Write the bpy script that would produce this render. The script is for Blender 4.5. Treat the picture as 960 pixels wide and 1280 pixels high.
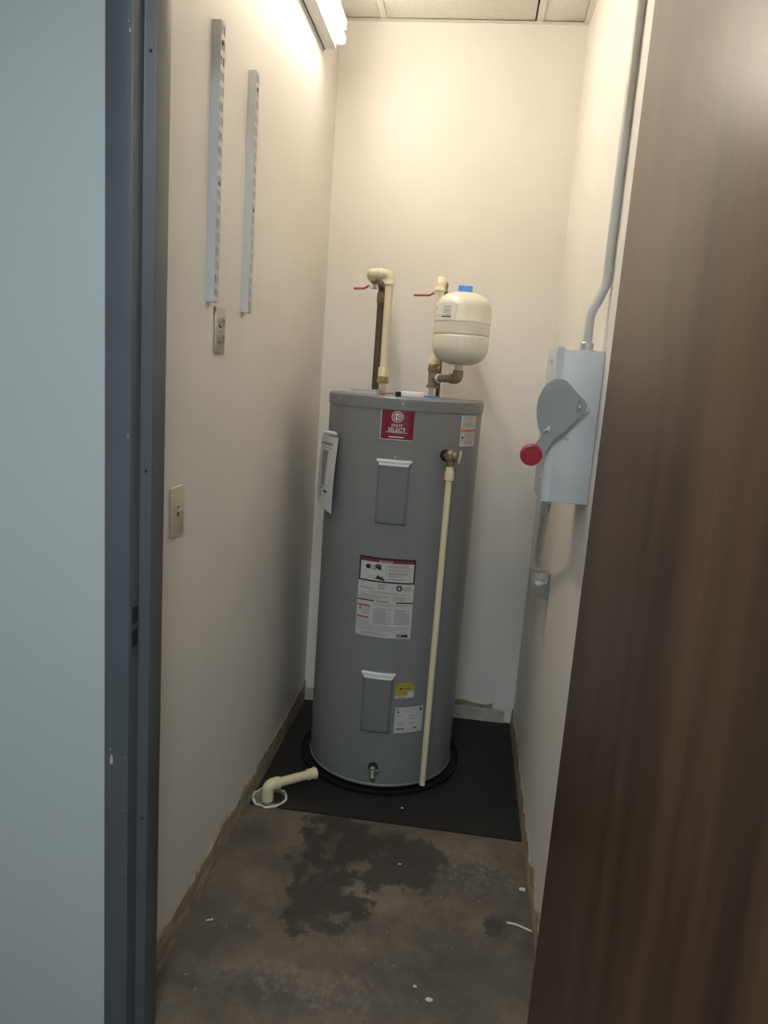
import bpy, bmesh, math, random
from mathutils import Vector, Matrix
random.seed(7)
PI = math.pi
for o in list(bpy.data.objects):
    bpy.data.objects.remove(o)
SC = bpy.context.scene
COL = SC.collection

# ------------------------------------------------------------------ camera
YAW, PITCH, ROLL, FPX, EYE = 0.1081, 0.1824, 0.0721, 906.65, 1.509
fw = Vector((-math.sin(YAW) * math.cos(PITCH), math.cos(YAW) * math.cos(PITCH), -math.sin(PITCH)))
rt = Vector((math.cos(YAW), math.sin(YAW), 0))
up = rt.cross(fw)
r2 = math.cos(ROLL) * rt + math.sin(ROLL) * up
u2 = -math.sin(ROLL) * rt + math.cos(ROLL) * up
cam_data = bpy.data.cameras.new('camera')
cam = bpy.data.objects.new('camera', cam_data)
COL.objects.link(cam)
cam.matrix_world = Matrix(((r2.x, u2.x, -fw.x, 0), (r2.y, u2.y, -fw.y, 0), (r2.z, u2.z, -fw.z, EYE), (0, 0, 0, 1)))
cam_data.sensor_fit = 'HORIZONTAL'
cam_data.sensor_width = 36
cam_data.lens = FPX / 960 * 36
cam_data.clip_start = 0.02
SC.camera = cam

# ------------------------------------------------------------------ light and exposure
TUBE_EMIT = 33.5           # fluorescent tubes in the closet
TUBE_COL = (1.0, 0.885, 0.73)
HALL_EMIT = 21.5            # troffer in the hallway
HALL_COL = (0.86, 0.95, 1.0)
w = bpy.data.worlds.new('world')
SC.world = w
w.use_nodes = True
w.node_tree.nodes['Background'].inputs[0].default_value = (0.8, 0.9, 1, 1)
w.node_tree.nodes['Background'].inputs[1].default_value = 0.02
SC.view_settings.view_transform = 'Standard'
SC.view_settings.look = 'None'
SC.view_settings.gamma = 1
SC.view_settings.use_curve_mapping = False
SC.view_settings.exposure = 0.0

# ------------------------------------------------------------------ key dimensions (metres)
XL, XR, YB, ZC = -0.657, 0.315, 3.149, 2.899
HX, HY, HR = -0.243, 2.735, 0.284          # heater axis and radius


# ------------------------------------------------------------------ material helpers
class NT:
    def __init__(s, m):
        s.t = m.node_tree

    def n(s, typ, ins=None, **kw):
        nd = s.t.nodes.new(typ)
        for k, v in kw.items():
            setattr(nd, k, v)
        for k, v in (ins or {}).items():
            if isinstance(v, bpy.types.NodeSocket):
                s.t.links.new(v, nd.inputs[k])
            else:
                nd.inputs[k].default_value = v
        return nd

    def math(s, op, a, b=0.0, clamp=False):
        nd = s.n('ShaderNodeMath', operation=op, use_clamp=clamp)
        for i, v in enumerate((a, b)):
            if isinstance(v, bpy.types.NodeSocket):
                s.t.links.new(v, nd.inputs[i])
            else:
                nd.inputs[i].default_value = v
        return nd.outputs[0]

    def step(s, v, lo, hi):
        nd = s.n('ShaderNodeMapRange', {'Value': v, 'From Min': lo, 'From Max': hi})
        nd.clamp = True
        return nd.outputs[0]

    def mix(s, f, a, b):
        nd = s.t.nodes.new('ShaderNodeMix')
        nd.data_type = 'RGBA'
        for k, v in ((0, f), (6, a), (7, b)):
            if isinstance(v, bpy.types.NodeSocket):
                s.t.links.new(v, nd.inputs[k])
            else:
                nd.inputs[k].default_value = v if k == 0 else (*v[:3], 1)
        return nd.outputs[2]

    def noise(s, vec, scale, detail=4, rough=0.55):
        nd = s.n('ShaderNodeTexNoise', {'Scale': scale, 'Detail': detail, 'Roughness': rough})
        if vec is not None:
            s.t.links.new(vec, nd.inputs['Vector'])
        return nd.outputs[0]


def lin(c):
    return tuple(((x / 255) / 12.92 if x / 255 <= 0.04045 else ((x / 255 + 0.055) / 1.055) ** 2.4) for x in c)


def mat(name, col, rough=0.5, metal=0.0, var=0.0, scale=8.0, bump=0.0, bscale=60.0, coat=0.0, spec=0.5, stretch=None):
    m = bpy.data.materials.new(name)
    m.use_nodes = True
    T = NT(m)
    b = m.node_tree.nodes['Principled BSDF']
    b.inputs['Roughness'].default_value = rough
    b.inputs['Metallic'].default_value = metal
    b.inputs['Coat Weight'].default_value = coat
    b.inputs['Specular IOR Level'].default_value = spec
    tc = T.n('ShaderNodeTexCoord').outputs['Object']
    if stretch:
        tc = T.n('ShaderNodeMapping', {'Vector': tc, 'Scale': stretch}).outputs[0]
    if var > 0:
        f = T.step(T.noise(tc, scale), 0.3, 0.7)
        lo = tuple(x * (1 - var) for x in col)
        hi = tuple(min(1, x * (1 + var)) for x in col)
        T.t.links.new(T.mix(f, lo, hi), b.inputs['Base Color'])
    else:
        b.inputs['Base Color'].default_value = (*col, 1)
    if bump > 0:
        bp = T.n('ShaderNodeBump', {'Strength': bump, 'Distance': 0.004, 'Height': T.noise(tc, bscale)})
        T.t.links.new(bp.outputs[0], b.inputs['Normal'])
    return m


def emit_mat(name, col, strength):
    m = bpy.data.materials.new(name)
    m.use_nodes = True
    b = m.node_tree.nodes['Principled BSDF']
    b.inputs['Base Color'].default_value = (0.9, 0.9, 0.9, 1)
    b.inputs['Emission Color'].default_value = (*col, 1)
    b.inputs['Emission Strength'].default_value = strength
    return m


M = {}
M['closet_wall'] = mat('closet_wall', (0.775, 0.745, 0.70), 0.55, var=0.03, scale=2.5, bump=0.12, bscale=45)
M['hall_wall'] = mat('hall_wall', (0.47, 0.51, 0.505), 0.6, var=0.02, scale=2, bump=0.1, bscale=60)
M['frame'] = mat('frame_paint', (0.088, 0.098, 0.110), 0.40, var=0.08, scale=6, bump=0.05, bscale=120)
M['chip'] = mat('bare_chip', (0.42, 0.42, 0.4), 0.6)
M['tile'] = mat('ceiling_tile', (0.82, 0.80, 0.74), 0.85, var=0.05, scale=60, bump=0.5, bscale=160)
M['tee'] = mat('tee_paint', (0.76, 0.72, 0.65), 0.45)
M['void'] = mat('plenum_void', (0.03, 0.028, 0.025), 0.9)
M['white_metal'] = mat('white_metal', (0.68, 0.69, 0.71), 0.38, var=0.03)
M['standard'] = mat('standard_paint', (0.60, 0.605, 0.62), 0.36, var=0.04)
M['ivory'] = mat('ivory_plastic', (0.60, 0.54, 0.38), 0.35)
M['steel_plate'] = mat('steel_plate', (0.50, 0.46, 0.40), 0.35, metal=0.5)
M['brown_plastic'] = mat('receptacle_plastic', (0.36, 0.32, 0.26), 0.4)
M['hole'] = mat('dark_slot', (0.02, 0.018, 0.016), 0.8)
M['heater'] = mat('heater_enamel', (0.195, 0.200, 0.212), 0.33, var=0.03, scale=4, coat=0.15)
M['heater_cap'] = mat('heater_cap_enamel', (0.18, 0.185, 0.195), 0.3, var=0.03, scale=4)
M['sleeve_and_glint'] = mat('sleeve_and_glint', (0.60, 0.61, 0.63), 0.14)  # tag's plastic sleeve, and the highlight painted onto the panel lips
M['red_label'] = mat('red_label', (0.19, 0.012, 0.03), 0.22, coat=0.5)
M['silver_ink'] = mat('silver_ink', (0.82, 0.80, 0.80), 0.3)
M['paper'] = mat('label_paper', (0.52, 0.515, 0.51), 0.45, var=0.03, scale=30)
M['ink'] = mat('black_ink', (0.02, 0.02, 0.022), 0.5)
M['grey_ink'] = mat('grey_ink', (0.22, 0.22, 0.22), 0.5)
M['red_ink'] = mat('red_ink', (0.22, 0.025, 0.04), 0.5)
M['orange_ink'] = mat('orange_ink', (0.62, 0.15, 0.05), 0.5)
M['dull_orange'] = mat('dull_orange', (0.30, 0.11, 0.075), 0.5)
M['yellow_label'] = mat('yellow_label', (0.40, 0.35, 0.03), 0.45)
M['cpvc'] = mat('cpvc', (0.70, 0.63, 0.43), 0.35, var=0.04, scale=10)
M['copper'] = mat('aged_copper', (0.105, 0.082, 0.062), 0.5, metal=0.3, var=0.3, scale=25)
M['brass'] = mat('brass', (0.45, 0.33, 0.16), 0.35, metal=0.8, var=0.2, scale=40)
M['bronze'] = mat('bronze', (0.25, 0.185, 0.12), 0.45, metal=0.5, var=0.25, scale=40)
M['galv'] = mat('galvanised', (0.50, 0.52, 0.53), 0.36, metal=0.75, var=0.12, scale=18)
M['flex_metal'] = mat('flex_metal', (0.58, 0.58, 0.56), 0.4, metal=0.25)
M['dull_nickel'] = mat('dull_nickel', (0.55, 0.50, 0.40), 0.28, metal=0.9)
M['dull_galv'] = mat('dull_galv', (0.34, 0.34, 0.32), 0.45, metal=0.4, var=0.1, scale=20)
M['conduit_grey'] = mat('conduit_grey', (0.46, 0.465, 0.445), 0.48, metal=0.15, var=0.06, scale=12)
M['chrome'] = mat('chrome', (0.75, 0.75, 0.74), 0.2, metal=1.0)
M['red_vinyl'] = mat('red_vinyl', (0.42, 0.04, 0.03), 0.4)
M['blue_plastic'] = mat('blue_plastic', (0.08, 0.27, 0.75), 0.35)
M['tank'] = mat('tank_enamel', (0.70, 0.67, 0.56), 0.3, coat=0.2)
M['tank_label'] = mat('tank_label', (0.80, 0.77, 0.72), 0.45)
M['tape'] = mat('thread_tape', (0.8, 0.8, 0.82), 0.6)
M['switch_grey'] = mat('switch_grey', (0.53, 0.55, 0.565), 0.42, var=0.06, scale=7, bump=0.05, bscale=150)
M['handle_grey'] = mat('handle_grey', (0.265, 0.28, 0.285), 0.45, var=0.05, scale=9)
M['red_knob'] = mat('red_knob', (0.32, 0.02, 0.035), 0.4)
M['black_rubber'] = mat('black_rubber', (0.012, 0.012, 0.013), 0.55, var=0.3, scale=12, bump=0.1, bscale=40)
M['pan'] = mat('pan_plastic', (0.007, 0.007, 0.0075), 0.65, spec=0.25)
M['plaster'] = mat('plaster', (0.55, 0.53, 0.48), 0.8, bump=0.4, bscale=60)
M['dirty_grout'] = mat('dirty_grout', (0.17, 0.15, 0.12), 0.8, var=0.3, scale=25, bump=0.4, bscale=60)
M['dirty_curb'] = mat('dirty_curb', (0.40, 0.385, 0.34), 0.75, var=0.25, scale=14, bump=0.3, bscale=40)
M['pvc_ring'] = mat('pvc_ring', (0.62, 0.62, 0.58), 0.5, var=0.2, scale=30)
M['white_plastic'] = mat('white_plastic', (0.75, 0.74, 0.72), 0.4)
M['tube'] = emit_mat('tube_glow', TUBE_COL, TUBE_EMIT)
M['diffuser'] = emit_mat('diffuser_glow', HALL_COL, HALL_EMIT)


def floor_material():
    m = bpy.data.materials.new('stained_concrete')
    m.use_nodes = True
    T = NT(m)
    b = m.node_tree.nodes['Principled BSDF']
    P = T.n('ShaderNodeTexCoord').outputs['Object']
    nz = T.n('ShaderNodeTexNoise', {'Vector': P, 'Scale': 11.0, 'Detail': 6.0, 'Roughness': 0.68})
    off = T.n('ShaderNodeVectorMath', {0: nz.outputs['Color'], 1: (0.5, 0.5, 0.5)}, operation='SUBTRACT')
    off = T.n('ShaderNodeVectorMath', {0: off.outputs[0], 'Scale': 0.26}, operation='SCALE')
    Pd = T.n('ShaderNodeVectorMath', {0: P, 1: off.outputs[0]}, operation='ADD').outputs[0]

    def ell(vec, spots):
        cur = None
        for (cx, cy, rx, ry) in spots:
            s = T.n('ShaderNodeVectorMath', {0: vec, 1: (cx, cy, 0)}, operation='SUBTRACT').outputs[0]
            s = T.n('ShaderNodeVectorMath', {0: s, 1: (1 / rx, 1 / ry, 0)}, operation='MULTIPLY').outputs[0]
            d = T.n('ShaderNodeVectorMath', {0: s}, operation='LENGTH').outputs['Value']
            cur = d if cur is None else T.math('MINIMUM', cur, d)
        return cur
    f1 = T.step(T.noise(P, 3.6, 7, 0.68), 0.36, 0.64)
    f2 = T.step(T.noise(P, 16, 5, 0.7), 0.35, 0.65)
    base = T.mix(f1, (0.072, 0.059, 0.044), (0.165, 0.132, 0.095))
    base = T.mix(T.math('MULTIPLY', f2, 0.45), base, (0.090, 0.082, 0.067))
    f3 = T.step(T.noise(P, 7.5, 8, 0.75), 0.50, 0.62)
    base = T.mix(T.math('MULTIPLY', f3, 0.5), base, (0.046, 0.041, 0.034))
    f4 = T.math('MULTIPLY', T.step(T.noise(P, 55, 3, 0.6), 0.60, 0.70), T.step(T.noise(P, 4.5, 3), 0.48, 0.60))
    base = T.mix(T.math('MULTIPLY', f4, 0.7), base, (0.030, 0.026, 0.022))
    # old soft dark patches
    soft = ell(Pd, [(0.10, 1.66, 0.20, 0.13), (-0.60, 1.70, 0.10, 0.20), (-0.36, 1.52, 0.16, 0.06), (0.13, 2.02, 0.16, 0.10),
                    (0.24, 1.86, 0.05, 0.09), (-0.58, 2.10, 0.10, 0.10), (0.02, 1.78, 0.12, 0.08)])
    base = T.mix(T.math('MULTIPLY', T.step(soft, 1.25, 0.45), 0.62), base, (0.048, 0.045, 0.040))
    # grey scuffed area
    sc_ = ell(Pd, [(0.12, 2.09, 0.16, 0.12), (-0.30, 1.56, 0.25, 0.06)])
    scf = T.math('MULTIPLY', T.step(sc_, 1.3, 0.5), T.step(T.noise(P, 45, 3, 0.7), 0.45, 0.7))
    base = T.mix(T.math('MULTIPLY', scf, 0.5), base, (0.24, 0.22, 0.20))
    # damp, sharp edged blotches
    wet = ell(Pd, [(-0.26, 2.13, 0.19, 0.10), (-0.10, 2.10, 0.15, 0.11), (-0.33, 1.94, 0.085, 0.12), (-0.16, 1.985, 0.10, 0.045),
                   (-0.33, 1.79, 0.05, 0.08), (-0.20, 1.83, 0.045, 0.05), (-0.255, 1.745, 0.035, 0.03),
                   (-0.35, 2.23, 0.09, 0.025), (-0.03, 2.02, 0.07, 0.09), (-0.39, 1.87, 0.03, 0.03)])
    off2 = T.n('ShaderNodeVectorMath', {0: off.outputs[0], 'Scale': 0.4}, operation='SCALE')
    Pd2 = T.n('ShaderNodeVectorMath', {0: P, 1: off2.outputs[0]}, operation='ADD').outputs[0]
    sat = ell(Pd2, [(-0.20, 1.845, 0.050, 0.055), (-0.265, 1.835, 0.045, 0.035), (-0.262, 1.745, 0.036, 0.030), (-0.355, 1.78, 0.045, 0.085), (-0.40, 1.96, 0.025, 0.03),
                    (-0.37, 2.225, 0.075, 0.018), (-0.22, 2.235, 0.03, 0.02), (-0.30, 1.90, 0.09, 0.09), (0.20, 1.84, 0.035, 0.045), (-0.44, 2.02, 0.02, 0.015)])
    wet = T.math('MINIMUM', wet, sat)
    isl = T.step(T.noise(P, 17, 3, 0.6), 0.55, 0.60)
    wf = T.math('MULTIPLY', T.step(wet, 1.06, 0.95), T.math('SUBTRACT', 1.0, T.math('MULTIPLY', isl, T.step(wet, 0.35, 0.7))))
    base = T.mix(T.math('MULTIPLY', wf, 0.86), base, (0.034, 0.030, 0.027))
    # thin cracks
    vo = T.n('ShaderNodeTexVoronoi', {'Vector': Pd, 'Scale': 2.3}, feature='DISTANCE_TO_EDGE')
    cr = T.math('MULTIPLY', T.step(vo.outputs['Distance'], 0.006, 0.001), T.step(T.noise(P, 2.0, 2), 0.5, 0.6))
    base = T.mix(T.math('MULTIPLY', cr, 0.6), base, (0.03, 0.028, 0.025))
    # plaster specks
    sp = T.n('ShaderNodeTexVoronoi', {'Vector': P, 'Scale': 26.0})
    spf = T.math('MULTIPLY', T.step(sp.outputs['Distance'], 0.085, 0.05), T.step(T.noise(P, 4.0, 2), 0.52, 0.58))
    base = T.mix(T.math('MULTIPLY', spf, 0.6), base, (0.36, 0.34, 0.31))
    T.t.links.new(base, b.inputs['Base Color'])
    rg = T.mix(wf, (0.62, 0.62, 0.62), (0.42, 0.42, 0.42))
    T.t.links.new(rg, b.inputs['Roughness'])
    bp = T.n('ShaderNodeBump', {'Strength': 0.25, 'Distance': 0.004, 'Height': T.noise(P, 30, 6, 0.65)})
    T.t.links.new(bp.outputs[0], b.inputs['Normal'])
    return m


def mat_floor_mat():
    m = bpy.data.materials.new('black_floor_mat')
    m.use_nodes = True
    T = NT(m)
    b = m.node_tree.nodes['Principled BSDF']
    P = T.n('ShaderNodeTexCoord').outputs['Object']
    f = T.step(T.noise(P, 5, 5), 0.35, 0.7)
    base = T.mix(f, (0.009, 0.0085, 0.0085), (0.017, 0.016, 0.015))
    vo = T.n('ShaderNodeTexVoronoi', {'Vector': P, 'Scale': 22.0})
    spf = T.math('MULTIPLY', T.step(vo.outputs['Distance'], 0.07, 0.03), T.step(T.noise(P, 5, 2), 0.52, 0.6))
    base = T.mix(T.math('MULTIPLY', spf, 0.5), base, (0.3, 0.29, 0.27))
    T.t.links.new(base, b.inputs['Base Color'])
    b.inputs['Roughness'].default_value = 0.6
    b.inputs['Specular IOR Level'].default_value = 0.35
    return m


def residue_material():
    m = bpy.data.materials.new('adhesive_residue')
    m.use_nodes = True
    T = NT(m)
    b = m.node_tree.nodes['Principled BSDF']
    P = T.n('ShaderNodeTexCoord').outputs['Object']
    st = T.n('ShaderNodeMapping', {'Vector': P, 'Scale': (1, 1, 5)}).outputs[0]
    f = T.step(T.noise(st, 9, 6, 0.7), 0.38, 0.62)
    g = T.step(T.noise(st, 23, 4, 0.7), 0.45, 0.6)
    c = T.mix(f, (0.24, 0.175, 0.095), (0.46, 0.40, 0.31))
    c = T.mix(T.math('MULTIPLY', g, 0.6), c, (0.20, 0.17, 0.13))
    T.t.links.new(c, b.inputs['Base Color'])
    b.inputs['Roughness'].default_value = 0.8
    bp = T.n('ShaderNodeBump', {'Strength': 0.5, 'Distance': 0.004, 'Height': T.noise(st, 30, 5)})
    T.t.links.new(bp.outputs[0], b.inputs['Normal'])
    return m


def wood_material():
    m = bpy.data.materials.new('walnut_laminate')
    m.use_nodes = True
    T = NT(m)
    b = m.node_tree.nodes['Principled BSDF']
    P = T.n('ShaderNodeTexCoord').outputs['Object']
    a = T.n('ShaderNodeMapping', {'Vector': P, 'Scale': (1, 5.5, 0.55)}).outputs[0]
    n1 = T.step(T.noise(a, 2.0, 6, 0.6), 0.3, 0.7)
    c = T.n('ShaderNodeMapping', {'Vector': P, 'Scale': (1, 40, 1.2)}).outputs[0]
    n2 = T.step(T.noise(c, 4.0, 5, 0.65), 0.3, 0.7)
    base = T.mix(n1, (0.034, 0.017, 0.008), (0.128, 0.066, 0.029))
    base = T.mix(T.math('MULTIPLY', n2, 0.35), base, (0.040, 0.0215, 0.0115))
    T.t.links.new(base, b.inputs['Base Color'])
    b.inputs['Roughness'].default_value = 0.36
    bp = T.n('ShaderNodeBump', {'Strength': 0.04, 'Distance': 0.002, 'Height': n2})
    T.t.links.new(bp.outputs[0], b.inputs['Normal'])
    return m


M['floor'] = floor_material()
M['mat'] = mat_floor_mat()
M['residue'] = residue_material()
M['wood'] = wood_material()


# ------------------------------------------------------------------ mesh helpers
def obj(name, bm, material, parent=None, smooth=None):
    me = bpy.data.meshes.new(name)
    bm.normal_update()
    bm.to_mesh(me)
    bm.free()
    for mm in (material if isinstance(material, (list, tuple)) else [material]):
        me.materials.append(M[mm])
    if smooth is not None:
        me.polygons.foreach_set('use_smooth', [True] * len(me.polygons))
        me.set_sharp_from_angle(angle=math.radians(smooth))
    o = bpy.data.objects.new(name, me)
    COL.objects.link(o)
    o.parent = parent
    return o


def tag(o, label=None, cat=None, group=None, kind=None):
    if label:
        o['label'] = label
    if cat:
        o['category'] = cat
    if group:
        o['group'] = group
    if kind:
        o['kind'] = kind
    return o


def thing(name, label, cat, loc=(0, 0, 0), group=None):
    o = bpy.data.objects.new(name, None)
    o.empty_display_size = 0.05
    COL.objects.link(o)
    o.location = loc
    return tag(o, label, cat, group)


def add_box(bm, x0, x1, y0, y1, z0, z1, bev=0.0, seg=2):
    vs = [bm.verts.new((x, y, z)) for z in (z0, z1) for y in (y0, y1) for x in (x0, x1)]
    fs = [bm.faces.new([vs[i] for i in q]) for q in ((0, 2, 3, 1), (4, 5, 7, 6), (0, 1, 5, 4), (2, 6, 7, 3), (0, 4, 6, 2), (1, 3, 7, 5))]
    if bev > 0:
        es = list({e for f in fs for e in f.edges})
        bmesh.ops.bevel(bm, geom=es, offset=bev, segments=seg, profile=0.5, affect='EDGES')
    return bm


def box(name, x0, x1, y0, y1, z0, z1, material, parent=None, bev=0.0):
    bm = bmesh.new()
    add_box(bm, x0, x1, y0, y1, z0, z1, bev)
    return obj(name, bm, material, parent, 40 if bev else None)


def add_lathe(bm, prof, seg=32, mtx=None, cap=True):
    """profile = [(r, z)] turned about z; mtx places it"""
    rings = []
    for r, z in prof:
        ring = []
        for i in range(seg):
            a = 2 * PI * i / seg
            v = Vector((r * math.cos(a), r * math.sin(a), z))
            ring.append(bm.verts.new(mtx @ v if mtx else v))
        rings.append(ring)
    for a, b in zip(rings, rings[1:]):
        for i in range(seg):
            j = (i + 1) % seg
            bm.faces.new((a[i], a[j], b[j], b[i]))
    if cap:
        bm.faces.new(list(reversed(rings[0])))
        bm.faces.new(rings[-1])
    return bm


def axis_m(p, d):
    """matrix that puts +z along d at p"""
    q = Vector(d).normalized().to_track_quat('Z', 'Y')
    return Matrix.Translation(Vector(p)) @ q.to_matrix().to_4x4()


def lathe(name, prof, material, parent=None, p=(0, 0, 0), d=(0, 0, 1), seg=32, smooth=35):
    bm = bmesh.new()
    add_lathe(bm, prof, seg, axis_m(p, d))
    return obj(name, bm, material, parent, smooth)


def fillet(pts, rad, n=7):
    pts = [Vector(p) for p in pts]
    out = [pts[0]]
    for a, b, c in zip(pts, pts[1:], pts[2:]):
        u, v = (a - b).normalized(), (c - b).normalized()
        ang = u.angle(v)
        t = min(rad / math.tan(ang / 2), (a - b).length * 0.49, (c - b).length * 0.49)
        p0, p1 = b + u * t, b + v * t
        for i in range(n + 1):
            s = i / n
            out.append((1 - s) ** 2 * p0 + 2 * s * (1 - s) * b + s * s * p1)
    out.append(pts[-1])
    return out


def add_tube(bm, pts, r, seg=14, cap=True):
    pts = [Vector(p) for p in pts]
    rad = r if isinstance(r, (list, tuple)) else [r] * len(pts)
    t0 = (pts[1] - pts[0]).normalized()
    nrm = t0.orthogonal().normalized()
    rings = []
    for i, p in enumerate(pts):
        t = (pts[min(i + 1, len(pts) - 1)] - pts[max(i - 1, 0)]).normalized()
        nrm = (nrm - nrm.dot(t) * t).normalized()
        bn = t.cross(nrm)
        rings.append([bm.verts.new(p + rad[i] * (math.cos(2 * PI * k / seg) * nrm + math.sin(2 * PI * k / seg) * bn)) for k in range(seg)])
    for a, b in zip(rings, rings[1:]):
        for i in range(seg):
            j = (i + 1) % seg
            bm.faces.new((a[i], a[j], b[j], b[i]))
    if cap:
        bm.faces.new(list(reversed(rings[0])))
        bm.faces.new(rings[-1])
    return bm


def tube(name, pts, r, material, parent=None, seg=14, smooth=50):
    bm = bmesh.new()
    add_tube(bm, pts, r, seg)
    return obj(name, bm, material, parent, smooth)


def add_prism(bm, poly, o, ax, ay, thick):
    """polygon (u, v) in the plane o + u*ax + v*ay, extruded by thick along ax x ay"""
    o, ax, ay = Vector(o), Vector(ax), Vector(ay)
    nz = ax.cross(ay).normalized() * thick
    a = [bm.verts.new(o + u * ax + v * ay) for u, v in poly]
    b = [bm.verts.new(o + u * ax + v * ay + nz) for u, v in poly]
    bm.faces.new(list(reversed(a)))
    bm.faces.new(b)
    n = len(poly)
    for i in range(n):
        bm.faces.new((a[i], a[(i + 1) % n], b[(i + 1) % n], b[i]))
    return bm


_txt = {}


def text_polys(s, size):
    """outline text as (verts, faces) in the plane, centred on x, baseline at 0"""
    if (s, size) not in _txt:
        cu = bpy.data.curves.new('lettering', 'FONT')
        cu.body = s
        cu.size = size
        cu.align_x = 'CENTER'
        cu.resolution_u = 2
        o = bpy.data.objects.new('lettering', cu)
        COL.objects.link(o)
        dg = bpy.context.evaluated_depsgraph_get()
        me = bpy.data.meshes.new_from_object(o.evaluated_get(dg))
        _txt[(s, size)] = ([(v.co.x, v.co.y) for v in me.vertices], [list(p.vertices) for p in me.polygons])
        bpy.data.objects.remove(o)
        bpy.data.curves.remove(cu)
        bpy.data.meshes.remove(me)
    return _txt[(s, size)]


# ------------------------------------------------------------------ the room
def struct(o, label=None):
    return tag(o, label, None, None, 'structure')


FY0, FY1 = 1.285, 1.387                       # door frame, hallway face to closet side
DX1 = 0.272                                   # right rabbet of the frame
HEAD = 2.29
JL = -0.6222                                  # left rabbet of the frame
HXL, HXR, HYB, HZC = -1.75, 1.45, -1.7, 2.62   # hallway shell

bm = bmesh.new()
add_box(bm, HXL - .1, HXR + .1, HYB - .1, YB + .1, -0.12, 0.0)
struct(obj('floor', bm, 'floor'), 'bare stained dark concrete floor')
for nm, dims, mt in (
        ('wall_left', (XL - 0.1, XL, FY1 + 0.025, YB + 0.1, 0, ZC + 0.1), 'closet_wall'),
        ('wall_right', (XR, XR + 0.1, FY1 + 0.025, YB + 0.1, 0, ZC + 0.1), 'closet_wall'),
        ('wall_back', (XL, XR, YB, YB + 0.1, 0, ZC + 0.1), 'closet_wall')):
    struct(box(nm, *dims, mt))
# hallway wall that carries the door frame: two piers and the piece above, one wall
bm = bmesh.new()
add_box(bm, HXL, JL - 0.045, FY0 + 0.012, FY1 + 0.025, 0, ZC + .1)
add_box(bm, DX1 + 0.045, HXR, FY0 + 0.012, FY1 + 0.025, 0, ZC + .1)
add_box(bm, JL - 0.045, DX1 + 0.045, FY0 + 0.012, FY1 + 0.025, HEAD + 0.045, ZC + .1)
struct(obj('wall_front', bm, 'hall_wall'))
struct(box('wall_hallway_left', HXL - .1, HXL, HYB, FY1, 0, HZC, 'hall_wall'))
struct(box('wall_hallway_right', HXR, HXR + .1, HYB, FY1, 0, HZC, 'hall_wall'))
struct(box('wall_hallway_back', HXL, HXR, HYB - .1, HYB, 0, HZC, 'hall_wall'))
struct(box('ceiling_hallway', HXL, HXR, HYB, FY0 + .012, HZC, HZC + .1, 'tile'))

# suspended ceiling: plenum lid, tiles, tees, wall angle
ceil = struct(box('ceiling', XL, XR, FY1 + .025, YB, ZC + 0.07, ZC + 0.09, 'void'))
tx = [XL, -0.479, 0.126, XR]
ty = [FY1 + .025, 1.93, 2.54, YB]
for i in range(3):
    for j in range(3):
        x0, x1 = tx[i] + 0.004, tx[i + 1] - 0.004
        if i == 1:
            x1 -= 0.014          # the middle tiles sit askew and leave a dark gap by the tee
        box('ceiling_tile', x0, x1, ty[j] + .004, ty[j + 1] - .004, ZC + 0.002, ZC + 0.017, 'tile', ceil, 0.002)
for x in tx[1:3]:
    bm = bmesh.new()
    add_box(bm, x - 0.012, x + 0.012, ty[0], YB - .002, ZC - 0.0015, ZC + 0.0005)
    add_box(bm, x - 0.001, x + 0.001, ty[0], YB - .002, ZC + 0.0005, ZC + 0.03)
    obj('grid_tee', bm, 'tee', ceil)
for y in ty[1:3]:
    box('grid_cross_tee', XL + .02, XR - .02, y - .012, y + .012, ZC - .0025, ZC - .0014, 'tee', ceil)
box('wall_angle', XL, XR, YB - .022, YB, ZC - .003, ZC - .0016, 'tee', ceil)
box('wall_angle', XL, XL + .022, ty[0], YB - .022, ZC - .003, ZC - .0016, 'tee', ceil)
box('wall_angle', XR - .022, XR, ty[0], YB - .022, ZC - .003, ZC - .0016, 'tee', ceil)


# torn baseboard strips: real thin strips with ragged top edges
def ragged(name, p0, p1, inward, h, material, seed, thick=0.005, step=0.02, jag=0.35):
    rnd = random.Random(seed)
    p0, p1, nn = Vector(p0), Vector(p1), Vector(inward)
    L = (p1 - p0).length
    n = max(2, int(L / step))
    bm = bmesh.new()
    rows = []
    hh = h
    for i in range(n + 1):
        hh = 0.6 * hh + 0.4 * h * (1 + rnd.uniform(-jag, jag))
        q = p0.lerp(p1, i / n)
        t = thick * rnd.uniform(0.7, 1.1)
        rows.append([bm.verts.new(q + nn * thick * 1.6), bm.verts.new(q + nn * t + Vector((0, 0, hh * 0.93))),
                     bm.verts.new(q + Vector((0, 0, hh))), bm.verts.new(q)])
    for a, b in zip(rows, rows[1:]):
        for k in range(3):
            bm.faces.new((a[k], b[k], b[k + 1], a[k + 1]))
    bm.faces.new(rows[0])
    bm.faces.new(list(reversed(rows[-1])))
    bmesh.ops.recalc_face_normals(bm, faces=bm.faces[:])
    return obj(name, bm, material)


struct(ragged('baseboard_left', (XL, FY1 + .025, 0), (XL, YB, 0), (1, 0, 0), 0.085, 'residue', 3))
struct(ragged('baseboard_right', (XR, FY1 + .025, 0), (XR, YB, 0), (-1, 0, 0), 0.075, 'residue', 5, jag=0.7))
struct(ragged('baseboard_back', (XL, YB, 0), (0.275, YB, 0), (0, -1, 0), 0.062, 'dirty_curb', 8, thick=0.012, jag=0.12))
bm = ragged('trim_1', (-0.02, YB, 0.06), (0.22, YB, 0.06), (0, -1, 0), 0.028, 'residue', 12, thick=0.002, jag=0.6)
struct(bm)

# ------------------------------------------------------------------ door frame (hollow metal, double rabbet)
fr = thing('trim_2', None, None)
struct(fr)


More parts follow.
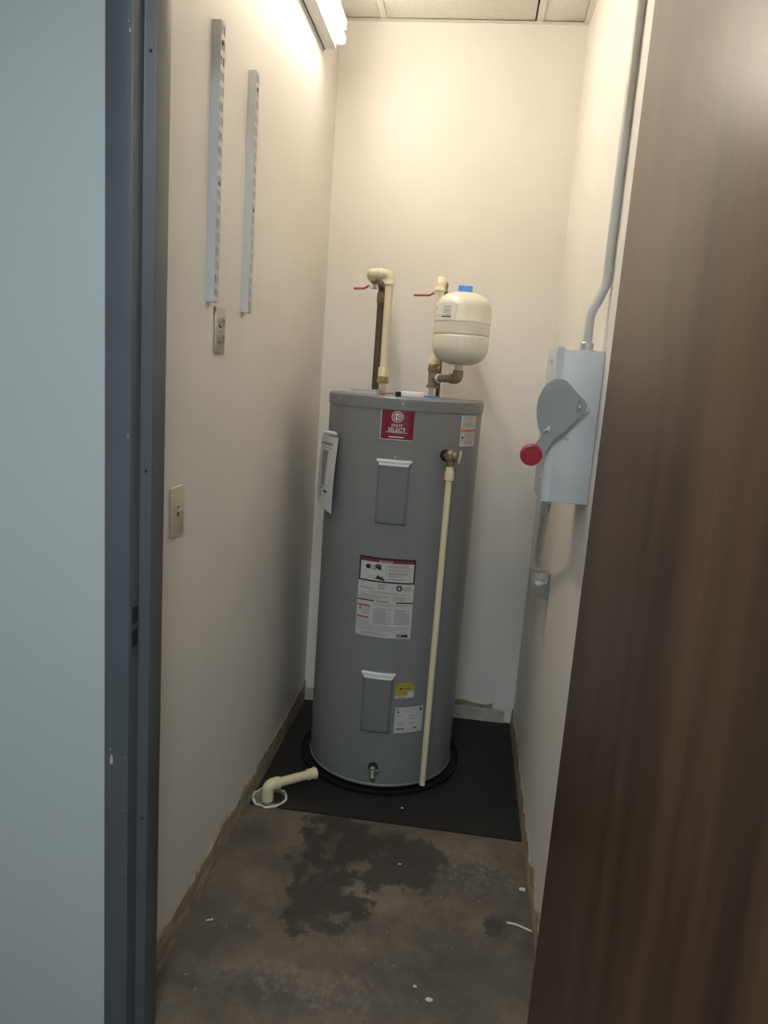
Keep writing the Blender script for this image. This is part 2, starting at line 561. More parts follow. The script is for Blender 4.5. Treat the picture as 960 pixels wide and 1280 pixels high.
def profile_sweep(pts, z0, z1, name, side):
    """vertical jamb from an (x, y) outline"""
    bm = bmesh.new()
    add_prism(bm, pts, (0, 0, z0), (1, 0, 0), (0, 1, 0), z1 - z0)
    bmesh.ops.recalc_face_normals(bm, faces=bm.faces[:])
    bmesh.ops.bevel(bm, geom=[e for e in bm.edges if abs(e.verts[0].co.z - e.verts[1].co.z) > 1], offset=0.0016, segments=2, profile=0.5, affect='EDGES')
    return obj(name, bm, 'frame', fr, 40)


B = FY1 + 0.037
left = [(JL - .051, FY0), (JL, FY0), (JL, FY0 + .041), (JL + .023, FY0 + .041), (JL + .023, FY1), (JL, FY1), (JL, B), (JL - .051, B),
        (JL - .051, B - .012), (JL - .045, B - .012), (JL - .045, FY0 + .012), (JL - .051, FY0 + .012)]
profile_sweep(left, 0, HEAD + .045, 'jamb', -1)
mx = JL + DX1
profile_sweep([(mx - x, y) for x, y in reversed(left)], 0, HEAD + .045, 'jamb', 1)
bm = bmesh.new()
add_box(bm, JL, DX1, FY0, FY0 + .041, HEAD, HEAD + .051)
add_box(bm, JL, DX1, FY0 + .041, FY1, HEAD - .023, HEAD + .051)
add_box(bm, JL, DX1, FY1, B, HEAD, HEAD + .051)
obj('head', bm, 'frame', fr)
# strike plate on the left rabbet
sp = box('strike_plate', JL - .001, JL + .0016, FY0 + .003, FY0 + .037, 0.935, 1.045, 'frame', fr)
for z0, z1 in ((0.95, 0.985), (0.998, 1.032)):
    box('strike_hole', JL + .0016, JL + .0022, FY0 + .010, FY0 + .032, z0, z1, 'hole', sp)
for z in (2.04, 1.30, 0.56):
    lathe('silencer', [(0.003, 0), (0.0026, 0.0015), (0.001, 0.002)], 'hole', fr, (JL + .012, FY0 + .041, z), (0, -1, 0), 10)
rnd = random.Random(4)
for (x, z, s, t) in ((-0.6945, 0.668, 0.009, 2.2), (-0.697, 0.69, 0.003, 1.2), (-0.663, 2.085, 0.0035, 2.2), (-0.666, 2.10, 0.002, 1.5), (-0.671, 2.14, 0.003, 1),
                     (-0.663, 0.675, 0.003, 1), (-0.668, 0.55, 0.0016, 3), (-0.669, 0.40, 0.002, 2), (-0.667, 0.47, 0.0016, 2), (-0.668, 0.30, 0.0016, 2), (-0.662, 1.36, 0.0015, 6)):
    bm = bmesh.new()
    poly = []
    for k in range(9):
        a = 2 * PI * k / 9
        q = s * rnd.uniform(0.55, 1.0)
        poly.append((q * 0.55 * math.cos(a), q * t * 0.7 * math.sin(a)))
    add_prism(bm, poly, (x * 0.947, FY0 - .0003, 1.509 + (z - 1.509) * 0.947), (1, 0, 0), (0, 0, 1), 0.0003)
    bmesh.ops.recalc_face_normals(bm, faces=bm.faces[:])
    obj('paint_chip', bm, 'chip', fr)

# ------------------------------------------------------------------ open door leaf on the right
door = struct(thing('door_1', None, None, (0.245, 1.279, 0)), 'dark walnut laminate door standing open on the right')
box('door_leaf', -0.022, 0.022, -0.872, 0.0, 0.01, 2.28, 'wood', door, 0.001)
for z in (0.25, 1.1, 1.98):
    hg = lathe('hinge', [(0.007, -.055), (0.007, .055)], 'galv', door, (0.03, 0.012, z), (0, 0, 1), 12)

# ------------------------------------------------------------------ water heater
H = thing('water_heater', 'tall grey electric water heater standing in a black pan', 'water heater', (HX, HY, 0))
ZT = 1.449


def cylp(a, z, off=0.0):
    """heater-local point: a = angle from the front in radians"""
    R = HR + off
    return Vector((R * math.sin(a), -R * math.cos(a), z))


body = lathe('body', [(0.270, 0.018), (0.284, 0.019), (0.2868, 0.023), (0.2868, 0.028), (0.284, 0.031), (0.284, 1.412)], 'heater', H, seg=96, smooth=30)
lathe('foot_ring', [(0.235, 0.0068), (0.235, 0.022)], 'pan', H, seg=48)
lathe('top_cap', [(0.2845, 1.405), (0.288, 1.406), (0.288, 1.435), (0.2872, 1.443), (0.283, 1.4485), (0.275, ZT), (0.05, ZT + .002)], 'heater_cap', H, seg=96, smooth=30)
for deg in (-49, 55, 3, 150, -140):
    a = math.radians(deg)
    lathe('cap_screw', [(0.0045, 0), (0.004, 0.002), (0.001, 0.003)], 'galv', H, cylp(a, 1.428, 0.0035), (math.sin(a), -math.cos(a), 0), 10)


def patch(name, a0, a1, z0, z1, material, parent, off=0.0006, th=0.0008, seg=14, tilt=0.0, R=HR, corner=0.0):
    """curved sticker on the heater; tilt raises the right edge"""
    bm = bmesh.new()
    a0, a1 = math.radians(a0), math.radians(a1)
    cols = []
    for i in range(seg + 1):
        s = i / seg
        a = a0 + (a1 - a0) * s
        dz = tilt * (s - .5)
        P = lambda z, o_: Vector(((R + o_) * math.sin(a), -(R + o_) * math.cos(a), z))
        cols.append([bm.verts.new(P(z0 + dz, off)), bm.verts.new(P(z1 + dz, off)), bm.verts.new(P(z1 + dz, off + th)), bm.verts.new(P(z0 + dz, off + th))])
    for a, b in zip(cols, cols[1:]):
        for k in range(4):
            bm.faces.new((a[k], b[k], b[(k + 1) % 4], a[(k + 1) % 4]))
    bm.faces.new(cols[0])
    bm.faces.new(list(reversed(cols[-1])))
    bmesh.ops.recalc_face_normals(bm, faces=bm.faces[:])
    return obj(name, bm, material, parent, 40)


class Print:
    """flat ink on a curved label: s, t in 0..1 from the label's top left corner"""

    def __init__(s, a0, a1, z0, z1, off=0.0016, tilt=0.0, R=HR):
        s.a0, s.a1, s.z0, s.z1, s.off, s.tilt, s.R = math.radians(a0), math.radians(a1), z0, z1, off, tilt, R
        s.bm = {}
        s.lift = {}

    def pt(s, u, t, mt):
        R = s.R + s.off + s.lift.setdefault(mt, 0.00012 * len(s.lift))
        a = s.a0 + (s.a1 - s.a0) * u
        return Vector((R * math.sin(a), -R * math.cos(a), s.z1 - (s.z1 - s.z0) * t + s.tilt * (u - .5)))

    def rect(s, mt, u0, t0, u1, t1):
        bm = s.bm.setdefault(mt, bmesh.new())
        n = max(1, math.ceil((u1 - u0) * math.degrees(s.a1 - s.a0) / 1.5))
        prev = None
        for i in range(n + 1):
            u = u0 + (u1 - u0) * i / n
            cur = (bm.verts.new(s.pt(u, t1, mt)), bm.verts.new(s.pt(u, t0, mt)))
            if prev:
                bm.faces.new((prev[0], cur[0], cur[1], prev[1]))
            prev = cur

    def lines(s, mt, u0, t0, u1, t1, n, seed=1, fill=0.45):
        r = random.Random(seed)
        for i in range(n):
            t = t0 + (t1 - t0) * i / n
            e = u1 - (u1 - u0) * r.choice((0, 0.02, 0.05, 0.3, 0.1))
            s.rect(mt, u0, t, e, t + (t1 - t0) / n * fill)

    def poly(s, mt, pts):
        bm = s.bm.setdefault(mt, bmesh.new())
        vs_ = []
        for u, t in pts:
            q = s.pt(u, t, mt)
            k = 1 + 0.0006 / s.R
            vs_.append(bm.verts.new((q.x * k, q.y * k, q.z)))
        bm.faces.new(vs_)

    def ring(s, mt, u, t, ru, rt_, w_, n=28, a0=0, a1=2 * PI):
        bm = s.bm.setdefault(mt, bmesh.new())
        prev = None
        for i in range(n + 1):
            a = a0 + (a1 - a0) * i / n
            cur = (bm.verts.new(s.pt(u + ru * math.cos(a), t + rt_ * math.sin(a), mt)),
                   bm.verts.new(s.pt(u + ru * (1 - w_) * math.cos(a), t + rt_ * (1 - w_) * math.sin(a), mt)))
            if prev:
                bm.faces.new((prev[0], cur[0], cur[1], prev[1]))
            prev = cur

    def text(s, mt, string, u, t, size):
        bm = s.bm.setdefault(mt, bmesh.new())
        W = (s.a1 - s.a0) * s.R
        Hh = s.z1 - s.z0
        vs, fs = text_polys(string, size)
        V = [bm.verts.new(s.pt(u + x / W, t - y / Hh, mt)) for x, y in vs]
        for f in fs:
            try:
                bm.faces.new([V[i] for i in f])
            except ValueError:
                pass

    def build(s, parent):
        for mt, bm in s.bm.items():
            o = obj('printed_marks', bm, mt, parent)
            o['kind'] = 'stuff'        # lettering and rules too fine to pick apart


# red brand label
L = patch('brand_label', -11.4, 11.4, 1.305, 1.404, 'red_label', H, seg=16)
L['label'] = 'deep red brand label with a ringed emblem'
pr = Print(-11.4, 11.4, 1.305, 1.404)
pr.rect('silver_ink', 0, 0, 0.018, 1)
pr.rect('silver_ink', 0, 0.982, 1, 1)
pr.ring('silver_ink', 0.5, 0.21, 0.175, 0.19, 0.10)
pr.ring('silver_ink', 0.5, 0.21, 0.115, 0.125, 0.16)
pr.ring('silver_ink', 0.5, 0.21, 0.062, 0.07, 0.35, a0=-PI / 2, a1=PI / 2)
pr.rect('silver_ink', 0.455, 0.10, 0.49, 0.33)
pr.text('silver_ink', 'STATE', 0.5, 0.555, 0.0135)
pr.text('silver_ink', 'SELECT', 0.5, 0.715, 0.0185)
pr.rect('silver_ink', 0.17, 0.735, 0.83, 0.748)
pr.rect('silver_ink', 0.28, 0.885, 0.72, 0.915)
pr.build(L)

# access panels with a sloped top lip
for zc0, zc1 in ((1.012, 1.237), (0.236, 0.467)):
    bm = bmesh.new()
    seg = 10
    rows = [(zc1, 12.0, 0.001), (zc1 - .004, 11.9, 0.010), (zc1 - .012, 10.8, 0.009), (zc1 - .020, 9.6, 0.0135),
            (zc1 - .030, 9.2, 0.012), (zc0 + .014, 9.0, 0.012), (zc0 + .006, 9.4, 0.010), (zc0, 10.8, 0.001)]
    grid = []
    for z, ah, o_ in rows:
        line = []
        edge_a = 11.2 if rows.index((z, ah, o_)) > 2 else 12.0
        for i in range(seg + 1):
            a = math.radians(-ah + 2 * ah * i / seg)
            line.append(bm.verts.new(cylp(a, z, o_)))
        e0 = bm.verts.new(cylp(math.radians(-edge_a), z, 0.0005))
        e1 = bm.verts.new(cylp(math.radians(edge_a), z, 0.0005))
        grid.append([e0] + line + [e1])
    for a, b in zip(grid, grid[1:]):
        for i in range(len(a) - 1):
            bm.faces.new((a[i], b[i], b[i + 1], a[i + 1]))
    bmesh.ops.recalc_face_normals(bm, faces=bm.faces[:])
    pn = obj('access_panel', bm, 'heater', H, 25)
    # sloped top lip, coloured pale to paint in the bevel's highlight
    bm = bmesh.new()
    prof = [(zc1 + .001, 12.2, 0.0015), (zc1 - .003, 12.1, 0.0125), (zc1 - .009, 11.2, 0.0135), (zc1 - .0105, 10.6, 0.0115), (zc1 - .019, 9.8, 0.0155), (zc1 - .021, 9.7, 0.0125)]
    g2 = [[bm.verts.new(cylp(math.radians(-ah + 2 * ah * i / seg), z, o_)) for i in range(seg + 1)] for z, ah, o_ in prof]
    for a, b in zip(g2, g2[1:]):
        for i in range(seg):
            bm.faces.new((a[i], b[i], b[i + 1], a[i + 1]))
    bmesh.ops.recalc_face_normals(bm, faces=bm.faces[:])
    obj('top_lip', bm, 'sleeve_and_glint', pn, 25)
    lathe('panel_screw', [(0.004, 0), (0.0035, 0.002), (0.001, 0.003)], 'chrome', pn, cylp(0.01, zc1 + .008, 0.0), (0, -1, 0), 10)

# big warning label
L = patch('warning_label', -20, 20.8, 0.600, 0.892, 'paper', H, seg=20)
L['label'] = 'large white warning label with red and black printing'
pr = Print(-20, 20.8, 0.600, 0.892)
pr.rect('ink', 0, 0, 1, 0.025)
pr.rect('ink', 0, 0.29, 1, 0.31)
pr.rect('ink', 0, 0, 0.028, 0.31)
pr.rect('ink', 0.972, 0, 1, 0.31)
pr.rect('red_ink', 0.028, 0.025, 0.972, 0.062)
pr.text('paper', 'DANGER', 0.5, 0.058, 0.0105)
pr.poly('paper', [(0.36, 0.058), (0.40, 0.058), (0.38, 0.03)])
pr.ring('ink', 0.165, 0.125, 0.045, 0.030, 0.95, 14)
pr.ring('ink', 0.215, 0.128, 0.020, 0.028, 0.35, 14)
pr.ring('ink', 0.285, 0.13, 0.022, 0.032, 0.4, 14)
pr.ring('ink', 0.35, 0.115, 0.05, 0.032, 0.6, 14)
pr.poly('ink', [(0.29, 0.12), (0.40, 0.10), (0.41, 0.155), (0.34, 0.15)])
# tap stream and hand
pr.poly('ink', [(0.30, 0.262), (0.34, 0.235), (0.33, 0.215), (0.37, 0.225), (0.40, 0.245), (0.45, 0.218), (0.43, 0.25), (0.47, 0.262), (0.47, 0.288), (0.40, 0.275), (0.36, 0.272)])
pr.rect('grey_ink', 0.16, 0.232, 0.30, 0.236)
pr.rect('grey_ink', 0.49, 0.075, 0.496, 0.28)
pr.lines('grey_ink', 0.53, 0.085, 0.90, 0.122, 3, 1)
pr.lines('grey_ink', 0.53, 0.135, 0.88, 0.158, 2, 2)
pr.lines('grey_ink', 0.53, 0.172, 0.90, 0.206, 3, 3)
pr.lines('grey_ink', 0.53, 0.214, 0.82, 0.232, 2, 4)
pr.lines('grey_ink', 0.53, 0.248, 0.86, 0.272, 2, 5)
pr.rect('grey_ink', 0.08, 0.325, 0.09, 0.37)
pr.lines('grey_ink', 0.04, 0.385, 0.32, 0.41, 2, 6)
pr.lines('grey_ink', 0.36, 0.325, 0.50, 0.40, 6, 7)
pr.ring('ink', 0.74, 0.365, 0.055, 0.037, 0.96, 20)
pr.poly('paper', [(0.715, 0.36), (0.735, 0.345), (0.765, 0.362), (0.745, 0.385), (0.72, 0.38)])
pr.lines('grey_ink', 0.81, 0.345, 0.96, 0.40, 4, 8)
pr.lines('grey_ink', 0.20, 0.425, 0.96, 0.455, 2, 9, 0.3)
pr.lines('grey_ink', 0.05, 0.47, 0.6, 0.53, 4, 10, 0.35)
pr.lines('grey_ink', 0.64, 0.47, 0.96, 0.53, 4, 11, 0.35)
pr.rect('ink', 0.0, 0.538, 0.31, 0.555)
pr.rect('ink', 0.70, 0.538, 1.0, 0.555)
pr.lines('grey_ink', 0.34, 0.538, 0.68, 0.556, 1, 12, 0.8)
pr.lines('grey_ink', 0.30, 0.575, 0.96, 0.605, 2, 13, 0.3)
pr.rect('dull_orange', 0.01, 0.605, 0.25, 0.628)
pr.rect('ink', 0.05, 0.645, 0.08, 0.672)
pr.lines('grey_ink', 0.10, 0.645, 0.26, 0.735, 5, 14, 0.3)
pr.rect('dull_orange', 0.01, 0.752, 0.23, 0.775)
pr.lines('grey_ink', 0.02, 0.79, 0.26, 0.85, 4, 15, 0.3)
pr.lines('grey_ink', 0.31, 0.635, 0.64, 0.84, 11, 16, 0.4)
pr.lines('grey_ink', 0.68, 0.635, 0.97, 0.83, 11, 17, 0.4)
pr.rect('grey_ink', 0.01, 0.858, 0.97, 0.864)
pr.lines('grey_ink', 0.03, 0.878, 0.96, 0.93, 4, 18, 0.3)
pr.lines('grey_ink', 0.10, 0.945, 0.60, 0.985, 3, 19, 0.35)
pr.rect('ink', 0.75, 0.945, 0.95, 0.982)
pr.rect('paper', 0.77, 0.958, 0.84, 0.968)
pr.build(L)

# narrow caution label on the right
L = patch('caution_label', 48.5, 67.5, 1.292, 1.400, 'paper', H)
pr = Print(48.5, 67.5, 1.292, 1.400)
pr.lines('grey_ink', 0.12, 0.03, 0.90, 0.17, 4, 1, 0.35)
pr.lines('grey_ink', 0.10, 0.20, 0.94, 0.40, 6, 2, 0.45)
pr.rect('orange_ink', 0.0, 0.44, 1, 0.53)
pr.text('ink', 'WARNING', 0.5, 0.515, 0.008)
pr.lines('grey_ink', 0.25, 0.57, 0.95, 0.76, 5, 3, 0.4)
pr.poly('ink', [(0.04, 0.72), (0.12, 0.66), (0.20, 0.72), (0.12, 0.76)])
pr.lines('grey_ink', 0.22, 0.83, 0.85, 0.95, 3, 4, 0.4)
pr.rect('grey_ink', 0.05, 0.785, 0.97, 0.795)
pr.build(L)

# yellow sticker and rating plate
L = patch('yellow_sticker', 12.9, 27.2, 0.373, 0.432, 'yellow_label', H, tilt=0.003)
L['label'] = 'small yellow sticker with a white foot'
pr = Print(12.9, 27.2, 0.373, 0.432, tilt=0.003)
pr.rect('paper', 0, 0.84, 1.0, 1)
pr.rect('paper', 0.66, 0.58, 1.0, 0.86)
for u in (0.04, 0.88):
    pr.rect('ink', u, 0.06, u + .08, 0.12)
pr.lines('dull_orange', 0.25, 0.14, 0.85, 0.22, 1, 1)
pr.rect('ink', 0.22, 0.30, 0.31, 0.44)
pr.rect('dull_orange', 0.33, 0.32, 0.85, 0.40)
pr.rect('orange_ink', 0.02, 0.52, 0.62, 0.57)
pr.lines('grey_ink', 0.15, 0.68, 0.55, 0.74, 1, 2)
pr.rect('grey_ink', 0.08, 0.89, 0.60, 0.94)
pr.build(L)
L = patch('rating_plate', 14.0, 36.0, 0.238, 0.337, 'paper', H, tilt=0.002)
pr = Print(14.0, 36.0, 0.238, 0.337, tilt=0.002)
pr.ring('ink', 0.11, 0.13, 0.05, 0.06, 0.4, 12, 0.6, 5.4)
pr.rect('ink', 0.085, 0.17, 0.14, 0.22)
pr.rect('ink', 0.87, 0.06, 0.94, 0.19)
pr.lines('grey_ink', 0.28, 0.07, 0.78, 0.13, 2, 1, 0.4)
pr.rect('grey_ink', 0.1, 0.31, 0.28, 0.33)
pr.rect('grey_ink', 0.48, 0.31, 0.70, 0.34)
pr.rect('grey_ink', 0.74, 0.31, 0.92, 0.33)
pr.lines('grey_ink', 0.48, 0.41, 0.92, 0.48, 2, 3, 0.35)
pr.lines('grey_ink', 0.08, 0.60, 0.36, 0.72, 3, 4, 0.3)
pr.lines('grey_ink', 0.55, 0.58, 0.72, 0.70, 3, 5, 0.3)
pr.rect('ink', 0.08, 0.82, 0.36, 0.86)
pr.rect('ink', 0.66, 0.80, 0.80, 0.85)
pr.lines('grey_ink', 0.30, 0.88, 0.92, 0.93, 2, 6, 0.3)
pr.build(L)

# drain cock
dv = lathe('drain_valve', [(0.019, -.004), (0.019, 0.003)], 'hole', H, cylp(0.017, 0.098, 0.001), (0, -1, 0), 20)
dv['label'] = 'brass drain cock near the foot of the tank'
c0 = cylp(0.017, 0.098, 0.0)
lathe('spout', [(0.009, 0), (0.009, 0.014), (0.012, 0.016), (0.012, 0.026), (0.010, 0.028)], 'dull_nickel', dv, c0, (0, -1, 0), 16)
lathe('hose_thread', [(0.0075, 0), (0.0075, 0.016), (0.011, 0.017), (0.011, 0.03), (0.008, 0.031)], 'dull_nickel', dv, c0 + Vector((0, -0.02, 0.0)), (0.1, -0.45, -1), 16)
box('valve_handle', c0.x + .008, c0.x + .026, c0.y - .028, c0.y - .020, c0.z - .004, c0.z + .004, 'dull_nickel', dv, 0.002)

# relief valve with its long discharge pipe
pa = math.radians(36.2)
px_, py_ = -0.0534 - HX, 2.47 - HY
vz = 1.262
tv = thing('relief_valve', None, None)
tv.parent = H
for k in ('label', 'category'):
    if k in tv:
        del tv[k]
rad = Vector((math.sin(pa), -math.cos(pa), 0))
tv.name = 'relief_valve'
lathe('port', [(0.020, -0.002), (0.020, 0.004)], 'hole', tv, cylp(pa, vz), rad, 20)
lathe('inlet', [(0.011, 0), (0.011, 0.016), (0.0165, 0.018), (0.0165, 0.03)], 'bronze', tv, cylp(pa, vz), rad, 6)
lathe('valve_body', [(0.012, -0.034), (0.014, -0.030), (0.014, -0.012), (0.019, -0.008), (0.019, 0.012), (0.013, 0.018), (0.008, 0.022)], 'bronze', tv, (px_, py_, vz), (0, 0, 1), 18)
lathe('bonnet', [(0.015, 0), (0.017, 0.004), (0.017, 0.016), (0.010, 0.019)], 'bronze', tv, (px_ + .008, py_ - .006, vz), (0.93, -0.35, 0), 18)
bm = bmesh.new()
add_prism(bm, [(-0.008, -0.016), (0.006, -0.02), (0.010, -0.008), (0.009, 0.022), (-0.004, 0.026), (-0.010, 0.012)], (px_ + .029, py_ - .012, vz), (0.35, 0.93, 0), (0.12, 0, 1), 0.003)
bmesh.ops.recalc_face_normals(bm, faces=bm.faces[:])
obj('test_lever', bm, 'chrome', tv)
lathe('adapter', [(0.0125, -0.082), (0.0165, -0.080), (0.0165, -0.052), (0.0135, -0.050), (0.0135, -0.034)], 'cpvc', tv, (px_, py_, vz), (0, 0, 1), 20)
tube('discharge_pipe', [(px_, py_, vz - .07), (px_, py_, 0.042)], 0.0110, 'cpvc', tv, 18)
# element conduit plate and rings on the cap
lathe('cold_ring', [(0.030, ZT), (0.030, ZT + .006), (0.017, ZT + .008)], 'blue_plastic', H, (-0.149 - HX, 0, 0), (0, 0, 1), 24)
lathe('hot_ring', [(0.027, ZT), (0.027, ZT + .003), (0.017, ZT + .005)], 'heater_cap', H, (-0.335 - HX, 0, 0), (0, 0, 1), 24)
jc = box('junction_cover', -0.19, -0.10, -0.11, -0.02, ZT - .001, ZT + .012, 'white_metal', H, 0.002)
box('cover_lid', -0.195, -0.098, -0.115, -0.015, ZT + .012, ZT + .015, 'galv', jc, 0.001)

# hanging paper tag in its clear sleeve
tagm = bmesh.new()
NT_ = 6
for_rows = []
TLc, TRc, BRc, BLc = Vector((-0.5268, 2.597, 1.292)), Vector((-0.4528, 2.520, 1.292)), Vector((-0.462, 2.505, 1.020)), Vector((-0.532, 2.590, 1.052))
hl = Vector((HX, HY, 0))
front, back = [], []
for j in range(5):
    t = j / 4
    rowf, rowb = [], []
    for i in range(NT_ + 1):
        s = i / NT_
        p = TLc.lerp(TRc, s).lerp(BLc.lerp(BRc, s), t) - hl
        outv = Vector((-0.7, -0.7, 0))
        p = p + outv * (0.007 * math.sin(PI * s) + 0.004 * math.sin(PI * t))
        rowf.append(tagm.verts.new(p))
        rowb.append(tagm.verts.new(p - outv * 0.0012))
    front.append(rowf)
    back.append(rowb)
for j in range(4):
    for i in range(NT_):
        tagm.faces.new((front[j][i], front[j + 1][i], front[j + 1][i + 1], front[j][i + 1]))
        tagm.faces.new((back[j][i], back[j][i + 1], back[j + 1][i + 1], back[j + 1][i]))
for seq in ([(front[0][i], front[0][i + 1], back[0][i + 1], back[0][i]) for i in range(NT_)] + [(front[4][i + 1], front[4][i], back[4][i], back[4][i + 1]) for i in range(NT_)] +
            [(front[j + 1][0], front[j][0], back[j][0], back[j + 1][0]) for j in range(4)] + [(front[j][NT_], front[j + 1][NT_], back[j + 1][NT_], back[j][NT_]) for j in range(4)]):
    tagm.faces.new(seq)
tg = obj('energy_tag', tagm, 'paper', H, 40)
tg['label'] = 'white paper guide tag hanging on the left flank'


def tagquad(mt, s0, t0, s1, t1, lift=0.0008):
    bm = bmesh.new()
    n = 5
    prev = None
    for i in range(n + 1):
        s = s0 + (s1 - s0) * i / n
        cur = []
        for t in (t0, t1):
            p = TLc.lerp(TRc, s).lerp(BLc.lerp(BRc, s), t) - hl
            p = p + Vector((-0.7, -0.7, 0)) * (0.007 * math.sin(PI * s) + 0.004 * math.sin(PI * t) + lift)
            cur.append(bm.verts.new(p))
        if prev:
            bm.faces.new((prev[0], prev[1], cur[1], cur[0]))
        prev = cur
    obj('printed_marks', bm, mt, tg)


tagquad('grey_ink', 0.08, 0.09, 0.80, 0.125)
tagquad('grey_ink', 0.18, 0.155, 0.78, 0.165)
for k in range(5):
    tagquad('grey_ink', 0.24 + 0.02 * k, 0.20 + 0.10 * k, 0.62 - 0.02 * k, 0.30 + 0.10 * k + .001)
tagquad('ink', 0.20, 0.735, 0.45, 0.75)
tagquad('ink', 0.52, 0.745, 0.72, 0.775)
tagquad('grey_ink', 0.25, 0.80, 0.36, 0.87)
lathe('tag_sleeve_roll', [(0.006, -0.038), (0.008, -0.03), (0.008, 0.03), (0.006, 0.038)], 'sleeve_and_glint', H, (TLc + TRc) / 2 - hl + Vector((0.0, -.002, 0.010)), (TRc - TLc), 12)

# ------------------------------------------------------------------ pan and mat under the heater
md = box('rubber_mat', -0.648, 0.302, 2.266, YB - .014, 0.0, 0.004, 'mat')
tag(md, 'thin black sheet covering the back half of the floor', 'mat')
pn = lathe('drain_pan', [(0.300, 0.004), (0.318, 0.005), (0.320, 0.018), (0.321, 0.020), (0.319, 0.0215), (0.316, 0.019), (0.313, 0.008), (0.05, 0.0067)], 'pan', None, (HX, HY, 0), (0, 0, 1), 64)
tag(pn, 'low round black pan under the grey water heater', 'drain pan')

# ------------------------------------------------------------------ pipework above the heater
ELB = 0.0195
P_R = 0.0142


def elbow(root, c, d0, d1, leg=0.036):
    c, d0, d1 = Vector(c), Vector(d0).normalized(), Vector(d1).normalized()
    pts = fillet([c + d0 * leg, c, c + d1 * leg], 0.020, 8)
    n = len(pts)
    rr = [0.0178] * n
    # socket lips at both mouths
    pts = [pts[0], c + d0 * (leg - .010), c + d0 * (leg - .0115)] + pts[1:-1] + [c + d1 * (leg - .0115), c + d1 * (leg - .010), pts[-1]]
    rr = [0.0198, 0.0198, 0.0182] + [0.0180] * (n - 2) + [0.0182, 0.0198, 0.0198]
    return tube('elbow', pts, rr, 'cpvc', root, 20)


def valve(root, c, x_end, z_end, x_mid, z_mid):
    """quarter-turn valve on a run along y with a red lever reaching left"""
    v = lathe('ball_valve', [(0.018, -.05), (0.018, -.034), (0.015, -.032), (0.0215, -.016), (0.0235, 0), (0.0215, .016), (0.015, .032), (0.018, .034), (0.018, .05)], 'bronze', root, c, (0, 1, 0), 18)
    c = Vector(c)
    lathe('stem', [(0.010, 0), (0.010, 0.012), (0.006, 0.013), (0.006, 0.022)], 'galv', v, c + Vector((0, 0, -.018)), (0, 0, -1), 12)
    zs = c.z - 0.037
    bm = bmesh.new()

    def bar(a, b, w_, th):
        a, b = Vector(a), Vector(b)
        d = (b - a).normalized()
        s = Vector((0, 1, 0)) * w_
        n = d.cross(Vector((0, 1, 0))).normalized() * th
        vs = [bm.verts.new(p + i * s + j * n) for p in (a, b) for i, j in ((-1, -1), (1, -1), (1, 1), (-1, 1))]
        for q in ((0, 1, 2, 3), (7, 6, 5, 4), (0, 4, 5, 1), (1, 5, 6, 2), (2, 6, 7, 3), (3, 7, 4, 0)):
            bm.faces.new([vs[i] for i in q])
    bar((c.x + .010, c.y, zs), (c.x - .014, c.y, zs), 0.008, 0.0016)
    bar((c.x - .013, c.y, zs), (x_mid + .018, c.y, z_mid + .011), 0.007, 0.0018)
    bmesh.ops.recalc_face_normals(bm, faces=bm.faces[:])
    hd = obj('lever', bm, 'galv', v)
    tube('grip', fillet([(x_mid + .020, c.y, z_mid + .012), (x_mid, c.y, z_mid), (x_end, c.y, z_end)], 0.01, 4), 0.0042, 'red_vinyl', v, 10)


hp = thing('hot_water_pipe', 'cream pipe loop with red lever valve above the left of heater', 'pipe', (0, 0, 0), 'pipework above the heater')
X0, Y0, Z0 = -0.337, HY, 1.880
X1 = -0.407
lathe('nipple', [(0.013, ZT + .002), (0.013, 1.492)], 'chrome', hp, (X0, Y0, 0), seg=18)
lathe('nut', [(0.020, 1.488), (0.022, 1.491), (0.022, 1.502), (0.019, 1.505), (0.021, 1.507), (0.021, 1.514)], 'brass', hp, (X0, Y0, 0), seg=8)
lathe('adapter', [(0.020, 1.514), (0.020, 1.545), (0.0185, 1.548)], 'cpvc', hp, (X0, Y0, 0), seg=20)
tube('riser_pipe', [(X0, Y0, 1.54), (X0, Y0, Z0 - .02)], P_R, 'cpvc', hp, 18)
elbow(hp, (X0, Y0, Z0), (0, 0, -1), (-1, 0, 0))
tube('cross_pipe', [(X0 - .02, Y0, Z0), (X1 + .02, Y0, Z0)], P_R, 'cpvc', hp, 16)
elbow(hp, (X1, Y0, Z0), (1, 0, 0), (0, 1, -0.12))
tube('branch_pipe', [(X1, Y0 + .03, Z0), (X1, Y0 + .11, Z0)], P_R, 'cpvc', hp, 16)
valve(hp, (X1, Y0 + .12, Z0 - .001), -0.488, 1.838, -0.448, 1.840)
tube('copper_pipe', fillet([(X1, Y0 + .15, Z0), (X1, 3.055, Z0), (X1, 3.055, 1.33), (X1, YB, 1.33)], 0.03, 6), 0.0143, 'copper', hp, 16)
lathe('copper_elbow', [(0.0175, -.02), (0.0175, .02)], 'bronze', hp, (X1, 3.055, Z0 - .05), seg=16)

